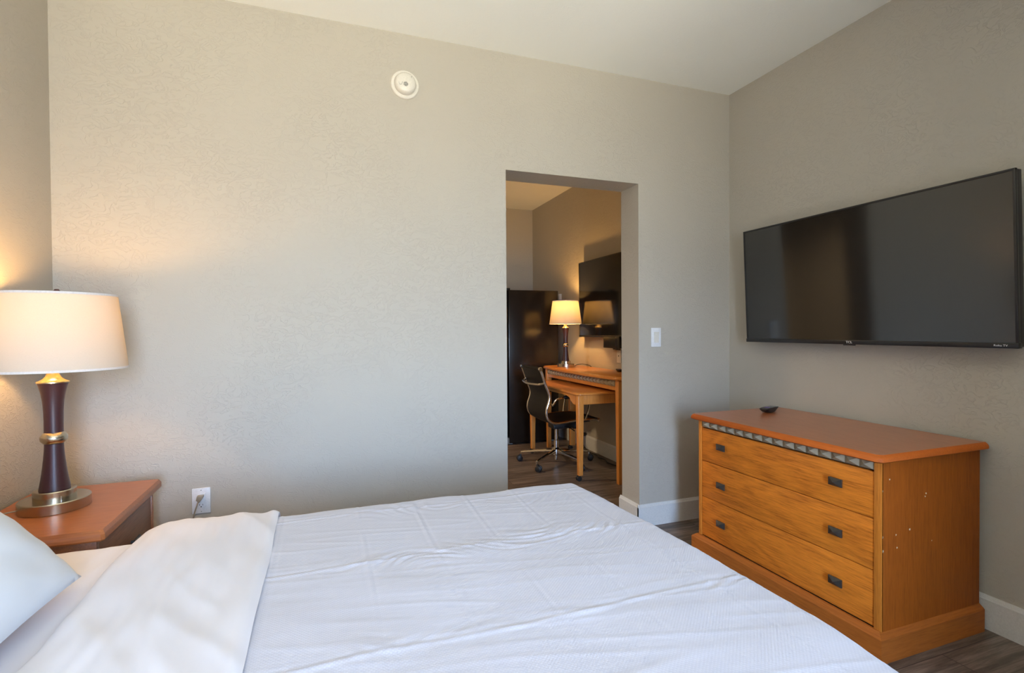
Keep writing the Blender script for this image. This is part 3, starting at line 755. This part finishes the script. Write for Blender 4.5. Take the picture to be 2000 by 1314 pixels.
def desk():
    y0, y1, zt = 3.40, 4.90, .842; fx = 2.125
    t = thing('desk', 'tall orange wooden console desk against the wall in the next room', 'desk', (2.3, (y0+y1)/2, 0))
    # bowed top with rounded front corners
    def outl(i):
        a0, b0, b1 = 2.090+i, y0+i, y1-i; P = [(2.474, b0), (2.474, b1)]
        n = 22
        P += [(a0+.075, b1), (a0+.045, b1-.008), (a0+.022, b1-.03)]
        for k in range(n+1):
            u = k/n; y = b1-.06-(b1-b0-.12)*u; P.append((a0+.006-.038*sin(pi*u)**.8, y))
        P += [(a0+.022, b0+.03), (a0+.045, b0+.008), (a0+.075, b0)]
        return P
    bm = BM(); rings = [[bm.verts.new((p[0], p[1], z)) for p in outl(i)] for i, z in ((.012, zt-.026), (.002, zt-.022), (0, zt-.012), (.004, zt-.004), (.010, zt))]
    n = len(rings[0])
    for q in range(4):
        for i in range(n): bm.faces.new((rings[q][i], rings[q][(i+1) % n], rings[q+1][(i+1) % n], rings[q+1][i]))
    bm.faces.new(rings[0]); bm.faces.new(rings[-1]); bmesh.ops.recalc_face_normals(bm, faces=bm.faces); obj('top', bm, 'desktop', t, angle=45)
    z1 = zt-.026
    for (xa, xb) in ((fx, fx+.05), (2.405, 2.455)):
        for (ya, yb) in ((y0+.045, y0+.095), (y1-.095, y1-.045)):
            bm = BM(); leg(bm, xa, xb, ya, yb, 0, z1); obj('leg', bm, 'deskwood', t)
    bm = BM(); box(bm, fx+.012, fx+.03, y0+.095, y1-.095, z1-.085, z1, .001); obj('front_rail', bm, 'deskwood', t)
    for ya in (y0+.06, y1-.075): obj('side_rail', bx(fx+.05, 2.405, ya, ya+.015, z1-.085, z1, bev=.001), 'deskwood', t)
    obj('back_rail', bx(2.425, 2.44, y0+.095, y1-.095, z1-.085, z1, bev=.001), 'deskwood', t)
    bm = BM(); a, b_ = y0+.105, y1-.105; n = 22; p = (b_-a)/n; box(bm, fx+.002, fx+.014, a, b_, z1-.052, z1-.002); za, zb = z1-.050, z1-.008
    for i in range(n):
        ya, yb = a+i*p, a+(i+1)*p
        V = [bm.verts.new(q) for q in ((fx+.002, ya, za), (fx+.002, yb, za), (fx+.002, yb, zb), (fx+.002, ya, zb))]; T = bm.verts.new((fx-.016, (ya+yb)/2, (za+zb)/2))
        for k in range(4): bm.faces.new((V[k], V[(k+1) % 4], T))
    bmesh.ops.recalc_face_normals(bm, faces=bm.faces); obj('frieze', bm, 'stone', t, 'grey strip of small pyramids', smooth=False)
desk()

def pullout():
    x0, x1, y0, y1, zt = 1.865, 2.36, 3.625, 4.70, .708
    t = thing('nesting_table', 'lower orange wooden table on casters pulled out from under the desk', 'table', ((x0+x1)/2, (y0+y1)/2, 0))
    def outl(i):
        a, b_, c, d = x0+i, x1, y0+i, y1-i; P = [(b_, c), (b_, d), (a+.03, d), (a+.008, d-.01), (a, d-.03)]
        n = 20
        for k in range(1, n): 
            u = k/n; P.append((a+.010*sin(pi*u)**1.5, d-.03-(d-c-.06)*u))
        P += [(a, c+.03), (a+.008, c+.01), (a+.03, c)]
        return P
    bm = BM(); rings = [[bm.verts.new((p[0], p[1], z)) for p in outl(i)] for i, z in ((.010, zt-.022), (.001, zt-.018), (0, zt-.010), (.006, zt-.001), (.01, zt))]
    n = len(rings[0])
    for q in range(4):
        for i in range(n): bm.faces.new((rings[q][i], rings[q][(i+1) % n], rings[q+1][(i+1) % n], rings[q+1][i]))
    bm.faces.new(rings[0]); bm.faces.new(rings[-1]); bmesh.ops.recalc_face_normals(bm, faces=bm.faces); obj('top', bm, 'desktop', t, angle=45)
    z1 = zt-.022
    for (xa, xb) in ((x0+.012, x0+.062), (x1-.06, x1-.01)):
        for (ya, yb) in ((y0+.012, y0+.064), (y1-.064, y1-.012)):
            bm = BM(); leg(bm, xa, xb, ya, yb, .044, z1, .007); lg = obj('leg', bm, 'deskwood', t)
            bm = BM(); cx, cy = (xa+xb)/2, (ya+yb)/2
            lathe(bm, [(.005, .03), (.005, .056)], cx, cy, 10)
            for s in (-1, 1): lathe(bm, [(.005, cy+s*.006), (.020, cy+s*.006), (.022, cy+s*.010), (.020, cy+s*.018), (.005, cy+s*.019)], cx-.012, .022, 20, 'Y')
            obj('caster', bm, 'rubber', lg, 'black twin-wheel caster')
    # aprons; the front one has arched ends
    for ya in (y0+.028, y1-.046): obj('side_apron', bx(x0+.062, x1-.06, ya, ya+.018, z1-.075, z1, bev=.001), 'deskwood', t)
    P = [(y0+.064, z1), (y0+.064, z1-.085), (y0+.13, z1-.080), (y0+.17, z1-.062), (y0+.20, z1-.035), (y0+.25, z1-.024), (y1-.25, z1-.024), (y1-.20, z1-.035), (y1-.17, z1-.062), (y1-.13, z1-.080), (y1-.064, z1-.085), (y1-.064, z1)]
    bm = BM(); prism(bm, P, 'X', x0+.026, x0+.044); obj('front_apron', bm, 'deskwood', t, smooth=False)
pullout()
remote(2.415, 3.90, .8425, radians(70), 'black remote at the right end of the desk top', .14, .045, .02)

def desk_chair():
    cy = 4.205; hw = .215; cx0 = 1.95
    t = thing('office_chair', 'black leather swivel chair with chrome arms at the desk in the next room', 'chair', (cx0, 4.22, 0))
    prof = [(1.700, .880), (1.722, .820), (1.748, .745), (1.772, .690), (1.786, .640), (1.776, .588), (1.760, .540), (1.757, .490), (1.778, .440), (1.838, .411), (1.93, .414), (2.05, .424), (2.17, .424), (2.262, .412)]
    pr = [(p.x, p.z) for p in spline([(a, 0, b_) for a, b_ in prof], 5)]
    # sling: seat and backrest follow the rails
    k = int(len(pr)*.66)
    def sling(pp, th):
        bm = BM(); n = 10; up, dn = [], []
        for i, (x, z) in enumerate(pp):
            a = pp[max(i-1, 0)]; b_ = pp[min(i+1, len(pp)-1)]; dx, dz = b_[0]-a[0], b_[1]-a[1]; l = sqrt(dx*dx+dz*dz) or 1
            nx, nz = -dz/l, dx/l
            ru, rd = [], []
            for j in range(n+1):
                v = -1+2*j/n; sag = -.010*(1-v*v); y = cy+v*(hw-.004)
                ru.append(bm.verts.new((x+nx*(th/2+sag), y, z+nz*(th/2+sag)))); rd.append(bm.verts.new((x+nx*(-th/2+sag), y, z+nz*(-th/2+sag))))
            up.append(ru); dn.append(rd)
        for i in range(len(pp)-1):
            for j in range(n):
                bm.faces.new((up[i][j], up[i][j+1], up[i+1][j+1], up[i+1][j])); bm.faces.new((dn[i][j], dn[i+1][j], dn[i+1][j+1], dn[i][j+1]))
            bm.faces.new((up[i][0], up[i+1][0], dn[i+1][0], dn[i][0])); bm.faces.new((up[i][n], dn[i][n], dn[i+1][n], up[i+1][n]))
        for q in (0, -1):
            for j in range(n): bm.faces.new((up[q][j], dn[q][j], dn[q][j+1], up[q][j+1]))
        bmesh.ops.recalc_face_normals(bm, faces=bm.faces); return bm
    bi = 41
    br = obj('backrest', sling(pr[:bi], .012), 'leather', t); st = obj('seat', sling(pr[bi-1:], .016), 'leather', t)
    bm = BM(); tube(bm, [(1.700, cy-hw, .882), (1.700, cy+hw, .882)], .013, 14); obj('top_roll', bm, 'leather', br)
    bm = BM(); tube(bm, [(2.262, cy-hw, .412), (2.262, cy+hw, .412)], .014, 14); obj('front_roll', bm, 'leather', st)
    for s in (-1, 1):
        y = cy+s*hw
        bm = BM(); tube(bm, [(x, y, z) for x, z in pr], .0115, 12); fr = obj('side_rail', bm, 'chrome', t)
        for (x, z) in (prof[0], prof[-1]):
            bm = BM(); lathe(bm, [(.006, y-s*.012), (.0165, y-s*.012), (.0175, y+s*.008), (.014, y+s*.014), (.005, y+s*.015)], x, z, 18, 'Y'); obj('end_cap', bm, 'chrome', fr)
        yo = y+s*.022
        bm = BM(); tube(bm, [(1.800, y, .575), (1.803, y+s*.02, .568), (1.812, yo+s*.01, .585), (1.826, yo+s*.012, .612), (1.87, yo+s*.012, .627), (1.98, yo+s*.012, .632), (2.10, yo+s*.012, .632), (2.150, yo+s*.010, .622), (2.158, yo+s*.006, .585), (2.142, yo, .50), (2.124, y+s*.006, .432)], .0085, 10, 6); ar = obj('armrest', bm, 'chrome', t)
        bm = BM(); tube(bm, [(1.90, yo+s*.012, .634), (2.0, yo+s*.012, .637), (2.11, yo+s*.012, .637)], [.011, .015, .015, .015, .015, .015, .015, .015, .011], 12, 4); obj('arm_pad', bm, 'leather', ar)
    bm = BM(); y0, y1 = cy-hw, cy+hw
    tube(bm, [(1.737, y0-.004, .758), (1.700, y0+.03, .748), (1.682, cy-.08, .742), (1.680, cy, .741), (1.682, cy+.08, .742), (1.700, y1-.03, .748), (1.737, y1+.004, .758)], .011, 12, 6); obj('back_handle', bm, 'chrome', t)
    # tilt mechanism, column, base
    bm = BM(); box(bm, cx0-.06, cx0+.16, 4.14, 4.27, .325, .385, .014); tube(bm, [(cx0-.1, 4.05, .398), (cx0-.04, 4.15, .37), (cx0+.02, 4.2, .36)], .012, 8, 4); tube(bm, [(cx0-.1, 4.36, .398), (cx0-.04, 4.27, .37), (cx0+.02, 4.2, .36)], .012, 8, 4)
    tube(bm, [(cx0+.25, 4.05, .405), (cx0+.16, 4.16, .37)], .012, 8); tube(bm, [(cx0+.25, 4.36, .405), (cx0+.16, 4.25, .37)], .012, 8)
    lathe(bm, [(.028, cx0+.16), (.03, cx0+.165), (.03, cx0+.225), (.02, cx0+.23)], 4.205, .335, 18, 'X')
    mc = obj('tilt_mechanism', bm, 'black', t)
    bm = BM(); tube(bm, [(cx0+.05, 4.15, .35), (cx0+.06, 4.04, .345), (cx0+.065, 3.98, .335)], .005, 8, 3); obj('lever', bm, 'black', mc)
    bm = BM(); lathe(bm, [(.014, .15), (.014, .33)], cx0, 4.22, 20); lathe(bm, [(.022, .14), (.022, .215), (.015, .218)], cx0, 4.22, 20); obj('column', bm, 'chrome', t)
    bm = BM(); lathe(bm, [(.014, .035), (.016, .045), (.016, .075), (.034, .085), (.038, .10), (.036, .135), (.024, .15)], cx0, 4.22, 24); bs = obj('base_hub', bm, 'chrome', t)
    for k_ in range(5):
        a = radians(143+72*k_); R = .33; d = Vector((cos(a), sin(a), 0)); w = Vector((-sin(a), cos(a), 0)); c = Vector((cx0, 4.22, 0))
        bm = BM(); tube(bm, [c+d*.03+Vector((0, 0, .118)), c+d*.18+Vector((0, 0, .104)), c+d*R+Vector((0, 0, .086))], [.018, .014, .011], 10); obj('base_arm', bm, 'chrome', bs)
        e = c+d*R
        sw = a+[.5, 1.8, 2.6, -.6, -1.2][k_]; q = Vector((cos(sw), sin(sw), 0)); qn = Vector((-sin(sw), cos(sw), 0))
        bm = BM(); tube(bm, [e+Vector((0, 0, .050)), e+Vector((0, 0, .092))], .006, 10); cs = obj('caster_stem', bm, 'chrome', bs)
        bm = BM(); wc = e+q*.016+Vector((0, 0, .027))
        for s in (-1, 1):
            tube(bm, [wc+qn*s*.006, wc+qn*s*.009, wc+qn*s*.02, wc+qn*s*.024], [.022, .027, .027, .020], 20)
        tube(bm, [wc-qn*.01, wc+qn*.01], .012, 10); tube(bm, [e+Vector((0, 0, .056)), wc+Vector((0, 0, .028))], .012, 10)
        obj('caster', bm, 'rubber', cs, 'black twin-wheel caster')
desk_chair()

def cable():
    t = thing('desk_cable', 'black power cable with a plug, lying along the baseboard under the desk', 'cable', (2.44, 4.3, 0))
    obj('plug', bx(XR-.045, XR-.001, 4.655, 4.695, .125, .155, bev=.006), 'black', t)
    bm = BM(); tube(bm, [(XR-.05, 4.675, .14), (XR-.07, 4.66, .11), (XR-.06, 4.61, .04), (2.44, 4.53, .006), (2.425, 4.44, .006), (2.435, 4.33, .006), (2.40, 4.24, .006), (2.405, 4.14, .012), (2.385, 4.05, .006), (2.40, 3.93, .006), (2.38, 3.80, .006), (2.42, 3.6, .006)], .0048, 8, 7); obj('cord', bm, 'cord_black', t)
cable()
def outlet2():
    t = thing('wall_outlet', 'cream wall plate with one small dark socket above the right end of the desk', 'wall outlet', (XR, 4.03, .91))
    obj('wall_plate', bx(XR-.007, XR, 3.992, 4.062, .910, 1.027, bev=.003), 'offwhite', t)
    bm = BM(); lathe(bm, [(.005, XR-.010), (.005, XR-.006)], 4.028, .972, 12, 'X'); obj('socket', bm, 'slot', t)
outlet2()

# ---------------------------------------------------------------- unseen drape and next-room ceiling light, both added for the lighting
def added_curtain(x0, x1, label):
    t = thing('added_curtain', label, 'added_curtain', ((x0+x1)/2, YF+.14, 0))
    bm = BM(); n = 90; lo, hi = [], []
    for i in range(n+1):
        u = i/n; x = x0+(x1-x0)*u; y = YF+.15+.085*sin(u*2*pi*4.5)
        lo.append((x, y)); hi.append((x, y))
    P = lo+[(x, y-.006) for x, y in reversed(lo)]
    V0 = [bm.verts.new((x, y, .02)) for x, y in P]; V1 = [bm.verts.new((x, y, 2.26)) for x, y in P]; m_ = len(P)
    for i in range(m_): bm.faces.new((V0[i], V0[(i+1) % m_], V1[(i+1) % m_], V1[i]))
    bmesh.ops.recalc_face_normals(bm, faces=bm.faces)
    obj('panel', bm, 'added_curtain', t, angle=60)
    bm = BM(); tube(bm, [(x0-.05, YF+.15, 2.27), (x1+.05, YF+.15, 2.27)], .012, 12); obj('rail', bm, 'nickel', t)
added_curtain(WX0-.5, WX0-.02, 'unseen brown drape added beside the tall window to cut sidelong daylight')  # added out of view; narrows the spread of the window light
t = thing('added_ceiling_light', 'unseen round ceiling light added to brighten the next room', 'ceiling light', (-1.0, 4.5, ZC))  # added out of view to warm the next room and its floor
bm = BM(); lathe(bm, [(.16, ZC), (.16, ZC-.02), (.15, ZC-.03)], -1.0, 4.5, 40); obj('ring', bm, 'plate', t)
li = bpy.data.lights.new('added_downlight', 'AREA'); li.shape = 'DISK'; li.size = .28; li.energy = NEXT; li.color = (1.0, .74, .46); li.spread = radians(150)
lo = bpy.data.objects.new('added_downlight', li); COL.objects.link(lo); lo.parent = t; lo.location = (0, 0, -.035)

# ---------------------------------------------------------------- light
def area(name, loc, rot, sx, sy, power, col, spread=180):
    li = bpy.data.lights.new(name, 'AREA'); li.shape = 'RECTANGLE'; li.size = sx; li.size_y = sy; li.energy = power; li.color = col; li.spread = radians(spread)
    o = bpy.data.objects.new(name, li); COL.objects.link(o); o.location = loc; o.rotation_euler = rot; return o
# daylight: the world (blue sky above, sunlit warm ground below) seen through the windows; portals only steer the sampling
def portal(name, loc, rot, sx, sy):
    o = area(name, loc, rot, sx, sy, 1, (1, 1, 1)); o.data.cycles.is_portal = True
portal('window_portal', ((WX0+WX1)/2, YF-.41, (WZ0+WZ1)/2), (radians(90), 0, 0), WX1-WX0, WZ1-WZ0)
W = bpy.data.worlds.new('sky'); S.world = W; W.use_nodes = True
nt = W.node_tree; bg = nt.nodes['Background']
tc = nt.nodes.new('ShaderNodeTexCoord'); sp_ = nt.nodes.new('ShaderNodeSeparateXYZ'); nt.links.new(tc.outputs['Generated'], sp_.inputs[0])
rp = nt.nodes.new('ShaderNodeValToRGB'); el = rp.color_ramp.elements
while len(el) < 6: el.new(.5)
for e_, (p_, c_) in zip(el, ((0.0, (1.75, 1.75, 1.62)), (.20, (1.15, 1.13, 1.0)), (.40, (.33, .295, .22)), (.50, (.45, .55, .68)), (.56, (.42, .63, .98)), (1.0, (.22, .42, .95)))):
    e_.position = p_; e_.color = (*c_, 1)
mr = nt.nodes.new('ShaderNodeMapRange'); mr.inputs[1].default_value = -1; mr.inputs[2].default_value = 1
nt.links.new(sp_.outputs['Z'], mr.inputs[0]); nt.links.new(mr.outputs[0], rp.inputs['Fac']); nt.links.new(rp.outputs['Color'], bg.inputs['Color']); bg.inputs['Strength'].default_value = 52.0

# ---------------------------------------------------------------- camera
cd = bpy.data.cameras.new('camera'); cam = bpy.data.objects.new('camera', cd); COL.objects.link(cam); S.camera = cam
cd.sensor_width = 36; cd.sensor_fit = 'HORIZONTAL'; cd.lens = 999.6*36/2000; cd.clip_start = .02
yaw, pitch, roll = .348, -.0132, -.0067
F = Vector((sin(yaw)*cos(pitch), cos(yaw)*cos(pitch), sin(pitch))); Rr = Vector((cos(yaw), -sin(yaw), 0)); U = Rr.cross(F)
r2 = cos(roll)*Rr+sin(roll)*U; u2 = -sin(roll)*Rr+cos(roll)*U
cam.matrix_world = Matrix(((r2.x, u2.x, -F.x, 0), (r2.y, u2.y, -F.y, 0), (r2.z, u2.z, -F.z, 1.2157), (0, 0, 0, 1)))

S.view_settings.view_transform = 'Standard'; S.view_settings.look = 'None'; S.view_settings.gamma = 1.0; S.view_settings.use_curve_mapping = False
S.view_settings.exposure = 0.35
S.cycles.use_denoising = True
S.cycles.max_bounces = 9; S.cycles.diffuse_bounces = 5; S.cycles.sample_clamp_indirect = 6
